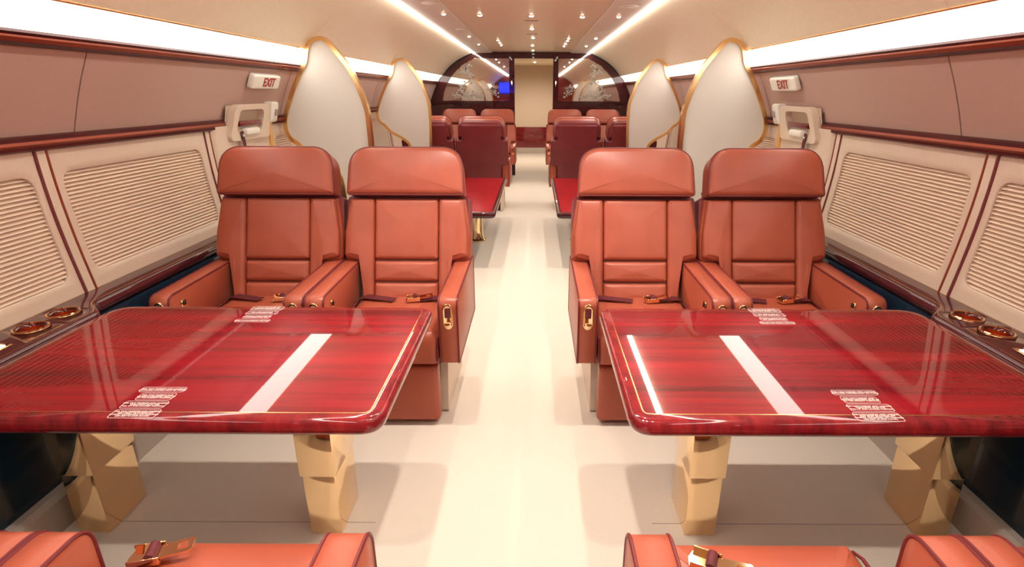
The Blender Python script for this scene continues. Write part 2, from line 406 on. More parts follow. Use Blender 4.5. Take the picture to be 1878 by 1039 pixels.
# ---------------------------------------------------------------- side ledges
def ledge_inner(y):
    if y < 1.04:
        t = min(max((y-.92)/.12, 0), 1); t = t*t*(3-2*t); return 1.488 - .078*t
    if y < 1.70: return 1.41
    if y > 1.82: return 1.488
    t = (y-1.70)/.12; t = t*t*(3-2*t); return 1.41 + .078*t
ys = [Y0, 0, .9] + [.92+.01*k for k in range(13)] + [1.3, 1.45, 1.55, 1.62, 1.68] + [1.70+.01*k for k in range(13)] + [1.9, 2.5, 4, 6, Y1]
LZ = .615
cut_spots = {-1: (1.575, 1.70), 1: (1.575, 1.70)}
for s in (-1, 1):
    bm = bmesh.new()
    secs = []
    for y in ys:
        X = ledge_inner(y)
        secs.append([Vector((s*x, y, z)) for x, z in ((1.605,LZ),(X+.02,LZ),(X+.008,LZ-.005),(X+.001,LZ-.016),(X,LZ-.028),(X+.006,LZ-.042),(X+.02,LZ-.05),(1.605,LZ-.05))])
    loft(bm, secs, closed=True, caps=True)
    me = finish('side_ledge', bm, 'ledge_top', angle=50)
    lg = ob('side_ledge', me)
    tag(lg, where(s, 'dark lacquered ledge with gold cup wells'), 'ledge', 'side ledges')
    # cut the cup wells
    cb = bmesh.new()
    for y in cut_spots[s]: lathe(cb, [(.041, LZ-.045), (.041, LZ+.02)], s*1.523, y, 28)
    ct = ob('cutter', finish('cutter', cb, 'copper'))
    md = lg.modifiers.new('b', 'BOOLEAN'); md.object = ct; md.operation = 'DIFFERENCE'; md.solver = 'EXACT'
    dg = bpy.context.evaluated_depsgraph_get(); dg.update()
    nm = bpy.data.meshes.new_from_object(lg.evaluated_get(dg)); lg.modifiers.clear(); lg.data = nm
    nm.materials.clear(); nm.materials.append(M['ledge_top'])
    bpy.data.objects.remove(ct)
    for p in (lambda y: ledge_inner(y)+.022, lambda y: 1.597):
        bm = bmesh.new(); q = [y for y in ys]
        loft(bm, [[Vector((s*(p(y)+d), y, LZ+.0006)) for d in (-.0015, .0015)] for y in q])
        ob('inlay_line', finish('inlay_line', bm, 'gold_soft'), lg)
    for y in cut_spots[s]:
        bm = bmesh.new(); lathe(bm, [(.0415, LZ+.002), (.046, LZ+.003), (.048, LZ+.0005), (.041, LZ-.004), (.0395, LZ-.04), (.012, LZ-.041)], s*1.523, y, 32, cap=False)
        bmesh.ops.holes_fill(bm, edges=[e for e in bm.edges if e.is_boundary and e.verts[0].co.z < LZ-.0405])
        cu = ob('cup_well', finish('cup_well', bm, 'copper'), lg)
        bm = bmesh.new(); tube(bm, [(s*1.523+.0445*math.cos(a*math.pi/16), y+.0445*math.sin(a*math.pi/16), LZ+.003) for a in range(32)], .0028, closed=True, n=6)
        ob('rim', finish('rim', bm, 'gold'), cu)
    bm = bmesh.new(); box(bm, s*1.49-.02, s*1.49+.02, 1.40, 1.455, LZ, LZ+.004, .0015, 1)
    sp = ob('switch_plate', finish('switch_plate', bm, 'gold'), lg)
    ob('switch_button', boxmesh('switch_button', 'switch_glow', s*1.49-.011, s*1.49+.011, 1.415, 1.442, LZ+.004, LZ+.006, bev=.001, seg=1), sp)

# ---------------------------------------------------------------- forward bulkhead
def cabin_outline(inset=0):
    pts = [(1.50,0),(1.62,.6),(1.652,1.1),(1.615,1.28),(1.52,1.47),(1.43,1.585)]
    out = []
    for x, z in pts: out.append((x-inset, z))
    for k in range(9, -1, -3):
        x, z = pc[k]; out.append((x-inset*.8, z-inset*.6))
    return out
YB = 9.4
fb = lambda u, v, w: Vector((u, YB + w, v))
DX0, DX1, DZ = -.27, .35, 1.845
wf = None
for s in (-1, 1):
    dx = DX0 if s < 0 else DX1
    # lower panel
    low = [(dx,0),(s*1.5,0),(s*1.63,.6),(s*1.645,1.13),(s*1.6,1.19),(dx,1.19)]
    bm = bmesh.new(); prism(bm, low, fb, 0, .06)
    me = finish('bulkhead_panel', bm, 'dark_wood', smooth=False)
    if wf is None: wf = ob('wall_far', me); tag(wf, kind='structure')
    else: ob('bulkhead_panel', me, wf)
    # frame round the glass: outer and inner outlines with matching counts
    outer = [(dx,1.19),(dx,1.93),(s*.9,1.93),(s*1.2,1.78),(s*1.42,1.59),(s*1.52,1.47),(s*1.61,1.28),(s*1.655,1.16)]
    inner = [(dx+s*.085,1.20),(dx+s*.085,1.845),(s*.92,1.845),(s*1.13,1.73),(s*1.29,1.575),(s*1.375,1.45),(s*1.425,1.32),(s*1.45,1.20)]
    bm = bmesh.new(); ringprism(bm, outer, inner, fb, -.02, .06)
    fr = ob('glass_frame', finish('glass_frame', bm, 'dark_wood', smooth=False), wf)
    bm = bmesh.new(); prism(bm, inner, fb, .02, .03)
    gl = ob('mirror_pane', finish('mirror_pane', bm, 'mirror', smooth=False), fr)
    # etched vines
    rnd = random.Random(11)
    bm = bmesh.new()
    def leafy(path, w):
        for i, (a, b) in enumerate(zip(path[:-1], path[1:])):
            t = (Vector(b)-Vector(a)); nn = Vector((-t.y, t.x)).normalized(); a_, b_ = Vector(a), Vector(b)
            q = [a_-nn*w, b_-nn*w, b_+nn*w, a_+nn*w]
            bm.faces.new([bm.verts.new((p.x*s, YB+.0185, p.y)) for p in q])
            for sg in (-1, 1):
                c = a_ + nn*sg*(w+rnd.uniform(.01,.035)); r1 = rnd.uniform(.008,.02); an = rnd.uniform(0,6.3)
                bm.faces.new([bm.verts.new((s*(c.x+r1*math.cos(an+k*1.047)*(1 if k % 3 else 1.5)), YB+.0183, c.y+r1*math.sin(an+k*1.047))) for k in range(6)])
    leafy([(.98+.07*math.sin(k*.9)+.012*k, 1.76-.042*k) for k in range(13)], .012)
    leafy([(1.27-.05*k, 1.27+.03*math.sin(k*1.3)) for k in range(11)], .012)
    leafy([(.62+.05*math.sin(k*.7), 1.42-.018*k) for k in range(9)], .01)
    leafy([(1.17-.05*k, 1.62+.05*math.sin(k*.8)) for k in range(6)], .008)
    eo = ob('etched_vine', finish('etched_vine', bm, 'etch', smooth=False), fr); tag(eo, kind='stuff')
    bm = bmesh.new(); tube(bm, [(dx+s*.045, YB-.023, 1.42), (dx+s*.045, YB-.05, 1.44), (dx+s*.045, YB-.05, 1.5), (dx+s*.045, YB-.023, 1.52)], .01, n=8)
    ob('door_pull', finish('door_pull', bm, 'gold'), fr)
ob('door_header', boxmesh('door_header', 'dark_wood', DX0, DX1, YB-.02, YB+.06, DZ, 1.93), wf)
bm = bmesh.new(); prism(bm, [(-1.5,1.93),(1.5,1.93),(1.5,2.2),(-1.5,2.2)], fb, 0, .06); ob('bulkhead_cap', finish('bulkhead_cap', bm, 'dark_wood', smooth=False), wf)
# corridor behind the doorway
YC = 13.0
wc = ob('wall_corridor', boxmesh('corridor_end', 'beige', -.8, .8, YC, YC+.05, .59, 2.0)); tag(wc, kind='structure')
ob('corridor_wainscot', boxmesh('corridor_wainscot', 'red_wood', -.8, .8, YC-.02, YC+.05, .13, .59), wc)
ob('corridor_riser', boxmesh('corridor_riser', 'carpet_riser', -.8, .8, YC-.025, YC+.05, 0, .13), wc)
for s in (-1, 1):
    ob('corridor_side', boxmesh('corridor_side', 'beige', min(s*.75, s*.8), max(s*.75, s*.8), YB+.07, YC, 0, 2.0), wc)
ob('corridor_ceiling', boxmesh('corridor_ceiling', 'ceiling', -.8, .8, YB+.07, YC+.05, 1.9, 1.95), wc)
# rear bulkhead behind the camera
wb = ob('wall_back', boxmesh('rear_bulkhead', 'red_wood', -1.75, 1.75, Y0-.06, Y0, 0, 2.05)); tag(wb, kind='structure')
mo = empty('wall_monitor', (-.93, Y0, 1.5))
ob('bezel', boxmesh('bezel', 'black', -.33, .33, 0, .04, -.21, .21, bev=.01), mo)
ob('screen', boxmesh('screen', 'screen', -.29, .29, .04, .043, -.17, .17), mo)
tag(mo, 'wall monitor with a plain blue screen seen in the mirrored bulkhead glass', 'monitor')

# ================================================================== ARMCHAIRS
RA = math.radians(20)
BY, BZ = .03, .38            # foot of the back plane (local)
def bk(u, v, w):             # back plane: u across, v up the back, w towards the sitter
    return Vector((u, BY + v*math.sin(RA) - w*math.cos(RA), BZ + v*math.cos(RA) + w*math.sin(RA)))
CH = {}
def cm(key, fn):
    if key not in CH: CH[key] = fn()
    return CH[key]
def m_headrest():
    bm = bmesh.new()
    o = roundpoly([(-.270,.505),(.270,.505),(.258,.725),(-.258,.725)], [.015,.015,.105,.105], 9)
    pillow(bm, o, .075, .022, .012, lambda u, v, w: bk(u, v, w-.0)); 
    # wrap to the rear
    P = offset2(ccw([Vector(p) for p in o]), .004)
    V = [[bm.verts.new(bk(p.x, p.y, w)) for p in offset2(P, d)] for w, d in ((0,0),(-.05,.0),(-.085,.012),(-.1,.04))]
    n = len(P)
    for a, b in zip(V[:-1], V[1:]):
        for i in range(n): bm.faces.new((a[i], b[i], b[(i+1) % n], a[(i+1) % n]))
    bm.faces.new(V[-1])
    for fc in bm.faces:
        if (fc.calc_center_median() - bk(0,.6,0)).dot(bk(0,0,1)-bk(0,0,0)) < -.055: fc.material_index = 1  # rear faces get the darker leather, shade painted in
    return finish('headrest', bm, ['leather', 'leather_shaded'])
def m_headpipe():
    bm = bmesh.new()
    o = roundpoly([(-.270,.505),(.270,.505),(.258,.725),(-.258,.725)], [.015,.015,.105,.105], 9)
    tube(bm, [bk(p.x, p.y, .060) for p in offset2(ccw(o), .001)], .0045, closed=True)
    return finish('piping', bm, 'piping')
BODY = [(-.215,0),(.215,0),(.215,.19),(.295,.205),(.295,.33),(.272,.497),(-.272,.497),(-.295,.33),(-.295,.205),(-.215,.19)]
def m_backbody():
    bm = bmesh.new()
    pillow(bm, roundpoly(BODY, [.01,.01,.02,.03,.06,.015,.015,.06,.03,.02], 4), .075, .02, -.012, lambda u, v, w: bk(u, v, w-.06))
    return finish('backrest', bm, 'leather')
def m_bolster(s):
    def fn():
        bm = bmesh.new()
        o = [(s*.15,.0),(s*.205,.0),(s*.205,.2),(s*.288,.22),(s*.286,.33),(s*.264,.492),(s*.15,.492)]
        o = ccw([Vector(p) for p in o])
        pillow(bm, roundpoly(o, .018, 4), .055, .018, .006, lambda u, v, w: bk(u, v, w-.01))
        return finish('side_bolster', bm, 'leather')
    return fn
def m_panel(v0, v1, b):
    def fn():
        bm = bmesh.new()
        pillow(bm, roundpoly([(-.148,v0),(.148,v0),(.148,v1),(-.148,v1)], .012, 4), .05, .016, b, lambda u, v, w: bk(u, v, w-.01))
        return finish('back_panel', bm, 'leather')
    return fn
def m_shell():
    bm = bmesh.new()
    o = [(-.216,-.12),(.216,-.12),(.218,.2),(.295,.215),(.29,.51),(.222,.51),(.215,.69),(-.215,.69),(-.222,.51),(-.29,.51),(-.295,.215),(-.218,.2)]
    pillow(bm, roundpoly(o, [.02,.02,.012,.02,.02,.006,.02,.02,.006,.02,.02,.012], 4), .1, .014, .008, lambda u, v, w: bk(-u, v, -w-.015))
    return finish('back_shell', bm, 'leather_shaded')
def arm_outline(y0=-.40, y1=.19):
    return roundpoly([(y0,.29),(y1,.29),(y1,.575),(y0,.568)], [.012,.01,.02,.045], 6)
def m_arm(s):
    def fn():
        bm = bmesh.new()
        x0, x1 = s*.222, s*.298
        o = arm_outline()
        P = ccw([Vector(p) for p in o]); n = len(P)
        rings = []
        for x, d in ((x0,.006),(x0+s*.005,0),(x1-s*.005,0),(x1,.006)):
            rings.append([bm.verts.new((x, p.x, p.y)) for p in offset2(P, d)])
        for a, b in zip(rings[:-1], rings[1:]):
            for i in range(n): bm.faces.new((a[i], a[(i+1) % n], b[(i+1) % n], b[i]))
        bm.faces.new(rings[0][::-1]); bm.faces.new(rings[-1])
        return finish('armrest', bm, 'leather', angle=55)
    return fn
def m_armpipe(x):
    def fn():
        bm = bmesh.new(); tube(bm, [(x, p.x, p.y) for p in offset2(ccw(arm_outline()), .001)], .004, closed=True)
        return finish('piping', bm, 'piping')
    return fn
def m_cushion(ext):
    def fn():
        bm = bmesh.new()
        # side profile swept across, soft front nose
        f = -.405 - ext
        pillow(bm, roundpoly([(-.214,f),(.214,f),(.214,.06),(-.214,.06)], [.03,.03,.01,.01], 5), .135, .045, .012, lambda u, v, w: Vector((u, v, .29+w)))
        return finish('seat_cushion', bm, 'leather', angle=60)
    return fn
def m_cushpipe(ext, x):
    def fn():
        bm = bmesh.new(); f = -.405-ext
        o = ccw(roundpoly([(-.214,f),(.214,f),(.214,.06),(-.214,.06)], [.03,.03,.01,.01], 5))
        if 1:
            tube(bm, [(x*.2125, .0, .415)] + [(x*.2125, f+.05, .412), (x*.2125, f+.018, .398), (x*.211, f+.004, .36), (x*.211, f+.004, .30)], .004)
        return finish('piping', bm, 'piping')
    return fn
def m_legrest(ext):
    def fn():
        bm = bmesh.new(); f = -.40-ext
        pillow(bm, roundpoly([(-.205,.02),(.205,.02),(.205,.272),(-.205,.272)], .018, 4), .06, .018, .004, lambda u, v, w: Vector((u, f+.06-w, v)))
        return finish('leg_rest', bm, 'leather')
    return fn
def m_base():
    bm = bmesh.new()
    box(bm, -.19, .19, -.33, .15, .0, .29, .01, 2)
    return finish('base_pan', bm, 'dark')
def m_shroud(s):
    def fn():
        bm = bmesh.new()
        prism(bm, roundpoly([(-.30,.0),(.16,.0),(.16,.288),(-.24,.288)], [.02,.01,.01,.02], 3), lambda u, v, w: Vector((s*w, u, v)), .192, .225)
        return finish('side_shroud', bm, 'cream')
    return fn
def m_shroudbolt(s):
    def fn():
        bm = bmesh.new(); r = bmesh.ops.create_cone(bm, cap_ends=True, segments=12, radius1=.012, radius2=.01, depth=.008)
        bmesh.ops.rotate(bm, verts=bm.verts, matrix=Matrix.Rotation(math.pi/2, 3, 'Y')); bmesh.ops.translate(bm, verts=bm.verts, vec=(s*.228, -.13, .17))
        return finish('bolt', bm, 'steel')
    return fn
def m_escutcheon(x):
    def fn():
        bm = bmesh.new()
        o = [Vector((.021*math.cos(a), .030*math.sin(a) + (.024 if math.sin(a) > 0 else -.024))) for a in [k*math.pi/10 for k in range(20)]]
        pillow(bm, o, .006, .003, -.003, lambda u, v, w: Vector((x+u, -.400-w, .495+v)))
        return finish('control_plate', bm, 'gold')
    return fn
def m_slot(x):
    def fn():
        bm = bmesh.new(); box(bm, x-.012, x+.012, -.4075, -.402, .490, .532, .004, 2)
        return finish('control_slot', bm, 'piping')
    return fn
def m_button(x):
    def fn():
        bm = bmesh.new()
        o = [Vector((.016*math.cos(k*math.pi/8), .013*math.sin(k*math.pi/8))) for k in range(16)]
        pillow(bm, o, .009, .004, .001, lambda u, v, w: Vector((x+u, -.401-w, .460+v)))
        return finish('control_button', bm, 'gold')
    return fn
def m_latch(s):
    def fn():
        bm = bmesh.new(); x = s*.222
        box(bm, min(x, x-s*.006), max(x, x-s*.006), -.33, -.30, .475, .53, .003, 1)
        return finish('recline_plate', bm, 'gold')
    return fn
def m_latchbtn(s):
    def fn():
        bm = bmesh.new(); x = s*.216
        box(bm, min(x, x-s*.005), max(x, x-s*.005), -.322, -.308, .482, .498, .002, 1); box(bm, min(x, x-s*.004), max(x, x-s*.004), -.322, -.308, .506, .522, .002, 1)
        return finish('recline_button', bm, 'black')
    return fn
def ribbon(bm, pts, w, th=.0025, side=Vector((0,1,0))):
    secs = []
    P = [Vector(p) for p in pts]
    for i, p in enumerate(P):
        t = (P[min(i+1, len(P)-1)] - P[max(i-1, 0)]).normalized()
        sd = side - t*side.dot(t)
        sd.normalize(); nn = t.cross(sd)
        if nn.z < 0: nn = -nn
        secs.append([p - sd*w/2, p + sd*w/2, p + sd*w/2 + nn*th, p - sd*w/2 + nn*th])
    loft(bm, secs, closed=True, caps=True)
def buckle_meshes(key, loc, rot):
    """lap belt buckle: gold body, red strap roll and open tongue"""
    R = Matrix.Rotation(rot, 3, 'Z')
    def tr(bm):
        bmesh.ops.rotate(bm, verts=bm.verts, matrix=R); bmesh.ops.translate(bm, verts=bm.verts, vec=loc)
    def body():
        bm = bmesh.new()
        prism(bm, roundpoly([(-.028,-.022),(.028,-.022),(.034,.0),(.028,.022),(-.028,.022)], .005, 3), lambda u, v, w: Vector((u, v, w)), 0, .006)
        box(bm, -.028, .028, -.024, -.020, 0, .018, .001, 1); box(bm, -.028, .028, .020, .024, 0, .018, .001, 1)
        tr(bm); return finish('buckle', bm, 'gold')
    def roll():
        bm = bmesh.new(); tube(bm, [(-.01,-.0195,.014), (-.01,.0195,.014)], .0105, n=10); tr(bm); return finish('strap_roll', bm, 'strap')
    def tongue():
        bm = bmesh.new()
        o = roundpoly([(-.085,-.019),(-.02,-.019),(-.02,.019),(-.085,.019)], .006, 3)
        i_ = roundpoly([(-.076,-.009),(-.056,-.009),(-.056,.009),(-.076,.009)], .003, 3)
        ringprism(bm, o, i_, lambda u, v, w: Vector((u, v, w + .006 - u*.12)), 0, .003); tr(bm); return finish('buckle_tongue', bm, 'gold')
    return [('buckle', cm(('bu', key), body)), ('strap_roll', cm(('ro', key), roll)), ('buckle_tongue', cm(('to', key), tongue))]
def chair(loc, rz, label, group, ext=0.0, belt='lap'):
    r = empty('cabin_armchair', loc, rz); tag(r, label, 'armchair', group)
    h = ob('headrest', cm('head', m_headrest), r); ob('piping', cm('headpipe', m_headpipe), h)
    b = ob('backrest', cm('body', m_backbody), r)
    for s in (-1, 1): ob('side_bolster', cm(('bol', s), m_bolster(s)), b)
    for k, (a, c, bu) in enumerate(((.208,.492,.008), (.106,.2,.003), (.0,.098,.003))): ob('back_panel', cm(('pan', k), m_panel(a, c, bu)), b)
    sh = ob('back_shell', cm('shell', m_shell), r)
    for s in (-1, 1):
        a = ob('armrest', cm(('arm', s), m_arm(s)), r)
        for x in (s*.224, s*.296): ob('piping', cm(('apipe', round(x, 4)), m_armpipe(x)), a)
        if ext == 0:
            ob('control_plate', cm(('esc', s), m_escutcheon(s*.26)), a)
            ob('control_slot', cm(('slot', s), m_slot(s*.26)), a)
            ob('control_button', cm(('btn', s), m_button(s*.26)), a)
        ob('recline_plate', cm(('lat', s), m_latch(s)), a); ob('recline_button', cm(('latb', s), m_latchbtn(s)), a)
    c = ob('seat_cushion', cm(('cush', ext), m_cushion(ext)), r); 
    for s in (-1, 1): ob('piping', cm(('cpipe', ext, s), m_cushpipe(ext, s)), c)
    ob('leg_rest', cm(('leg', ext), m_legrest(ext)), r)
    bp = ob('base_pan', cm('base', m_base), r)
    for s in (-1, 1):
        q = ob('side_shroud', cm(('shr', s), m_shroud(s)), r); ob('bolt', cm(('bolt', s), m_shroudbolt(s)), q)
    # belts lie on the cushion
    def belt1():
        bm = bmesh.new(); ribbon(bm, [(-.205,.0,.42),(-.17,-.03,.437),(-.10,-.06,.441),(-.03,-.085,.443)], .045); return finish('belt', bm, 'strap')
    def belt2():
        bm = bmesh.new(); ribbon(bm, [(.205,.0,.42),(.17,-.04,.437),(.12,-.06,.441),(.07,-.075,.443)], .045); return finish('belt', bm, 'strap')
    ob('belt', cm('belt1', belt1), r)
    if belt == 'lap':
        b2 = ob('belt', cm('belt2', belt2), r)
        for nm, me in buckle_meshes('lap', Vector((.055,-.08,.441)), math.radians(195)): ob(nm, me, b2)
    else:
        bx, by, rot = belt
        def belt3():
            bm = bmesh.new(); sg = 1 if bx > 0 else -1
            ribbon(bm, [(sg*.205,-.05,.42),(sg*.18,-.16,.438),((sg*.18+bx)/2,(by-.16)/2,.4425),(bx,by+.03,.4425)], .042, side=Vector((1,0,0))); return finish('belt', bm, 'strap')
        b2 = ob('belt', cm(('belt3', bx), belt3), r)
        for nm, me in buckle_meshes(('n', bx), Vector((bx,by,.4425)), rot): ob(nm, me, b2)
    return r
AX, WX = .534, 1.135
for s in (-1, 1):
    chair((s*AX, 2.37, 0), 0, where(s, 'terracotta aisle armchair facing the big red table'), 'aisle armchairs facing the red tables')
    chair((s*WX, 2.37, 0), 0, where(s, 'terracotta window armchair facing the big red table'), 'window armchairs facing the red tables')
    chair((s*AX, .405, 0), math.pi, where(s, 'aisle armchair with open buckle on its cushion'),
          'aisle armchairs with open buckles', ext=.12, belt=((.17, -.44, math.radians(15)) if s < 0 else (.13, -.43, math.radians(-25))))
    chair((s*WX, .405, 0), math.pi, where(s, 'window armchair backed towards the rear bulkhead'), 'window armchairs near the rear bulkhead', ext=.12)
    chair((s*AX, 6.56, 0), math.pi, where(s, 'aisle armchair showing its shade-darkened back shell'), 'aisle armchairs turned to the mirrored bulkhead')
    chair((s*WX, 6.56, 0), math.pi, where(s, 'window armchair showing its shade-darkened back shell'), 'window armchairs turned to the mirrored bulkhead')
    chair((s*AX, 8.85, 0), 0, where(s, 'aisle armchair backed against the mirrored bulkhead'), 'aisle armchairs at the mirrored bulkhead')
    chair((s*WX, 8.85, 0), 0, where(s, 'corner armchair backed against the mirrored bulkhead'), 'corner armchairs at the mirrored bulkhead')

# ================================================================== TABLES
def bullnose(bm, outline, z, th):
    P = ccw([Vector(p) for p in outline]); n = len(P); R = []
    R.append((offset2(P, .034), z))
    R.append((offset2(P, .014), z))
    for k in range(1, 8):
        a = math.pi*k/8
        R.append((offset2(P, .014*(1-math.sin(a))), z - th/2 + th/2*math.cos(a)))
    R.append((offset2(P, .014), z-th)); R.append((offset2(P, .1), z-th))
    V = [[bm.verts.new((p.x, p.y, w)) for p in ring] for ring, w in R]
    for a, b in zip(V[:-1], V[1:]):
        for i in range(n): bm.faces.new((a[i], a[(i+1) % n], b[(i+1) % n], b[i]))
    bm.faces.new(V[-1])
def offring(bm, P, d0, d1, z):
    A = [bm.verts.new((p.x, p.y, z)) for p in offset2(P, d0)]; B = [bm.verts.new((p.x, p.y, z)) for p in offset2(P, d1)]
    n = len(P)
    for i in range(n): bm.faces.new((A[i], A[(i+1) % n], B[(i+1) % n], B[i]))
PLAC = [('FOR TAXI TAKEOFF AND LANDING\nSHOULDER HARNESS MUST BE WORN', .112, .024),
        ('FOR TAXI TAKEOFF AND\nLANDING HEADREST MUST BE\nIN THE UPRIGHT POSITION', .088, .032),
        ('FOR TAXI TAKEOFF AND LANDING\nTABLE MUST BE IN THE\nFULL UP AND LOCKED POSITION', .104, .032),
        ('FOR TAXI TAKEOFF AND LANDING\nSEAT MUST BE FACING AFT\nIN MOST OUTBOARD AFT POSITION\nLEG REST IN AND DOWN', .108, .037)]
TX0, TX1, TY0, TY1, TZ = .288, 1.404, 1.075, 1.787, .61
def placards(s, root):
    ymid = (TY0+TY1)/2; xc = s*.868
    for end in (0, 1):
        y = 1.222
        for k, (txt, w, h) in enumerate(PLAC):
            yc = y - h/2; y -= h + .005
            rot = end*math.pi
            cx, cy = (xc + s*(.0 if k % 2 else .004), yc) if not end else (xc - s*.004, 2*ymid - yc)
            pl = bpy.data.objects.new('placard', None)
            bm = bmesh.new()
            o = ccw(roundpoly([(-w/2,-h/2),(w/2,-h/2),(w/2,h/2),(-w/2,h/2)], .007, 4))
            ringprism(bm, o, offset2(o, .0009), lambda u, v, q: Vector((u, v, q)), 0, .0005)
            po = ob('placard', finish('placard_border', bm, 'print', smooth=False), root)
            bpy.data.objects.remove(pl)
            po.location = (cx, cy, TZ+.0004); po.rotation_euler = (0, 0, rot)
            lt = ob('lettering', cm(('pt', k), lambda: textmesh('lettering', txt, .0068, 'print', ext=.0002)), po)
            lt.location = (0, 0, .0003)
for s in (-1, 1):
    root = empty('dining_table', (0, 0, 0))
    tag(root, where(s, 'large red lacquered table with gold legs'), 'table', 'large red tables between facing armchairs')
    O = ccw([Vector(p) for p in roundpoly([(s*TX0,TY0),(s*TX1,TY0),(s*TX1,TY1),(s*TX0,TY1)], [.06,.06,.085,.055], 8)])
    bm = bmesh.new(); bullnose(bm, O, TZ, .044); ob('table_edge', finish('table_edge', bm, 'mahogany_edge', angle=60), root)
    bm = bmesh.new(); bm.faces.new([bm.verts.new((p.x, p.y, TZ)) for p in offset2(O, .034)]); ob('table_top', finish('table_top', bm, 'mahogany'), root)
    bm = bmesh.new(); offring(bm, O, .0325, .0355, TZ+.0003); ob('inlay_line', finish('inlay_line', bm, 'gold_soft'), root)
    placards(s, root)
    for x in (.59, 1.325):
        f = lambda u, v, w: Vector((s*x+u, 1.456+v, w))
        bm = bmesh.new(); box(bm, s*x-.05, s*x+.05, 1.369, 1.543, 0, .30, .006, 2); lg = ob('leg', finish('leg', bm, 'gold'), root)
        bm = bmesh.new(); box(bm, s*x-.056, s*x+.056, 1.363, 1.549, .22, TZ-.044, .006, 2); ob('leg_sleeve', finish('leg_sleeve', bm, 'gold'), lg)
        bm = bmesh.new(); box(bm, s*x-.066, s*x-.03, 1.40, 1.5, TZ-.075, TZ-.044, .003, 1); ob('hinge_block', finish('hinge_block', bm, 'black'), lg)
for s in (-1, 1):
    root = empty('low_table', (0,0,0))
    tag(root, where(s, 'long low table with red burl top'), 'table', 'low red burl tables')
    O = ccw([Vector(p) for p in roundpoly([(s*.229,4.0),(s*1.05,4.0),(s*1.05,5.8),(s*.229,5.8)], .05, 6)])
    bm = bmesh.new(); bullnose(bm, O, .48, .045); ob('table_edge', finish('table_edge', bm, 'dark_wood', angle=60), root)
    bm = bmesh.new(); bm.faces.new([bm.verts.new((p.x, p.y, .48)) for p in offset2(O, .034)]); ob('table_top', finish('table_top', bm, 'burl'), root)
    for x in (.47, .85):
        bm = bmesh.new()
        for k in range(1): 
            pr = [(.075,0),(.075,.012),(.058,.02),(.05,.06),(.043,.2),(.05,.33),(.064,.40),(.07,.437)]
            lathe(bm, pr, s*x, 5.03, 28)
        ob('leg', finish('leg', bm, 'gold'), root)

# ================================================================== DIVIDER SCREENS
def pxy(x, y, yd):
    # pixel -> (half width, height) on the transverse plane at depth yd
    p = px(x, y, CAMZ + .5) - cam.location
    q = px(x, y, CAMZ - .5) - cam.location
    d = p if p.y > 0 else q
    k = yd/d.y
    return (abs(CAMX + d.x*k), CAMZ + d.z*k)
DIV = [pxy(x, y, 3.80) for x, y in ((547.5,135),(534.7,168),(522.5,212),(523,237),(533,255.7),(547.5,266),(568,285))] + \
      [(1.30,.80),(1.27,.62),(1.26,.4),(1.26,.03),(1.10,.03),(1.06,.3),(1.045,.7)] + \
      [pxy(x, y, 3.80) for x, y in ((684.6,266.7),(681.7,237),(677,200.9),(662.7,160.7),(646,126),(620.7,93),(600.5,71),(585.9,66.5),(569.5,73),(561,90),(558,112))]
def smooth_closed(pts, n=4):
    out = []; N = len(pts)
    for i in range(N):
        p0, p1, p2, p3 = [Vector(pts[(i+k) % N]) for k in (-1, 0, 1, 2)]
        for k in range(n):
            t = k/n
            out.append(.5*((2*p1) + (p2-p0)*t + (2*p0-5*p1+4*p2-p3)*t*t + (3*p1-p0-3*p2+p3)*t**3))
    return out
for s in (-1, 1):
    for yd, lab, gr in ((3.80, where(s, 'leaf-shaped grey screen behind the terracotta armchairs'), 'leaf screens behind the armchairs'),
                        (6.04, where(s, 'leaf-shaped grey screen beyond the low table'), 'leaf screens beyond the low tables')):
        root = empty('divider_screen', (0, yd, 0)); tag(root, lab, 'screen', gr)
        P = ccw([Vector((s*p.x, p.y)) for p in smooth_closed(DIV)])
        bm = bmesh.new(); Q = offset2(P, .012); prism(bm, Q, lambda u, v, w: Vector((u, w, v)), -.012, .012); ob('screen_panel', finish('screen_panel', bm, 'divider', angle=30), root)
        bm = bmesh.new()
        n = len(P); A, B = P, offset2(P, .026)
        ringprism(bm, A, B, lambda u, v, w: Vector((u, w, v)), -.026, .026)
        ob('gold_edge', finish('gold_edge', bm, 'gold_soft', angle=30), root)
        bm = bmesh.new(); box(bm, min(s*1.09, s*1.27), max(s*1.09, s*1.27), -.04, .04, 0, .03, .005, 1); ob('screen_foot', finish('screen_foot', bm, 'gold_soft'), root)

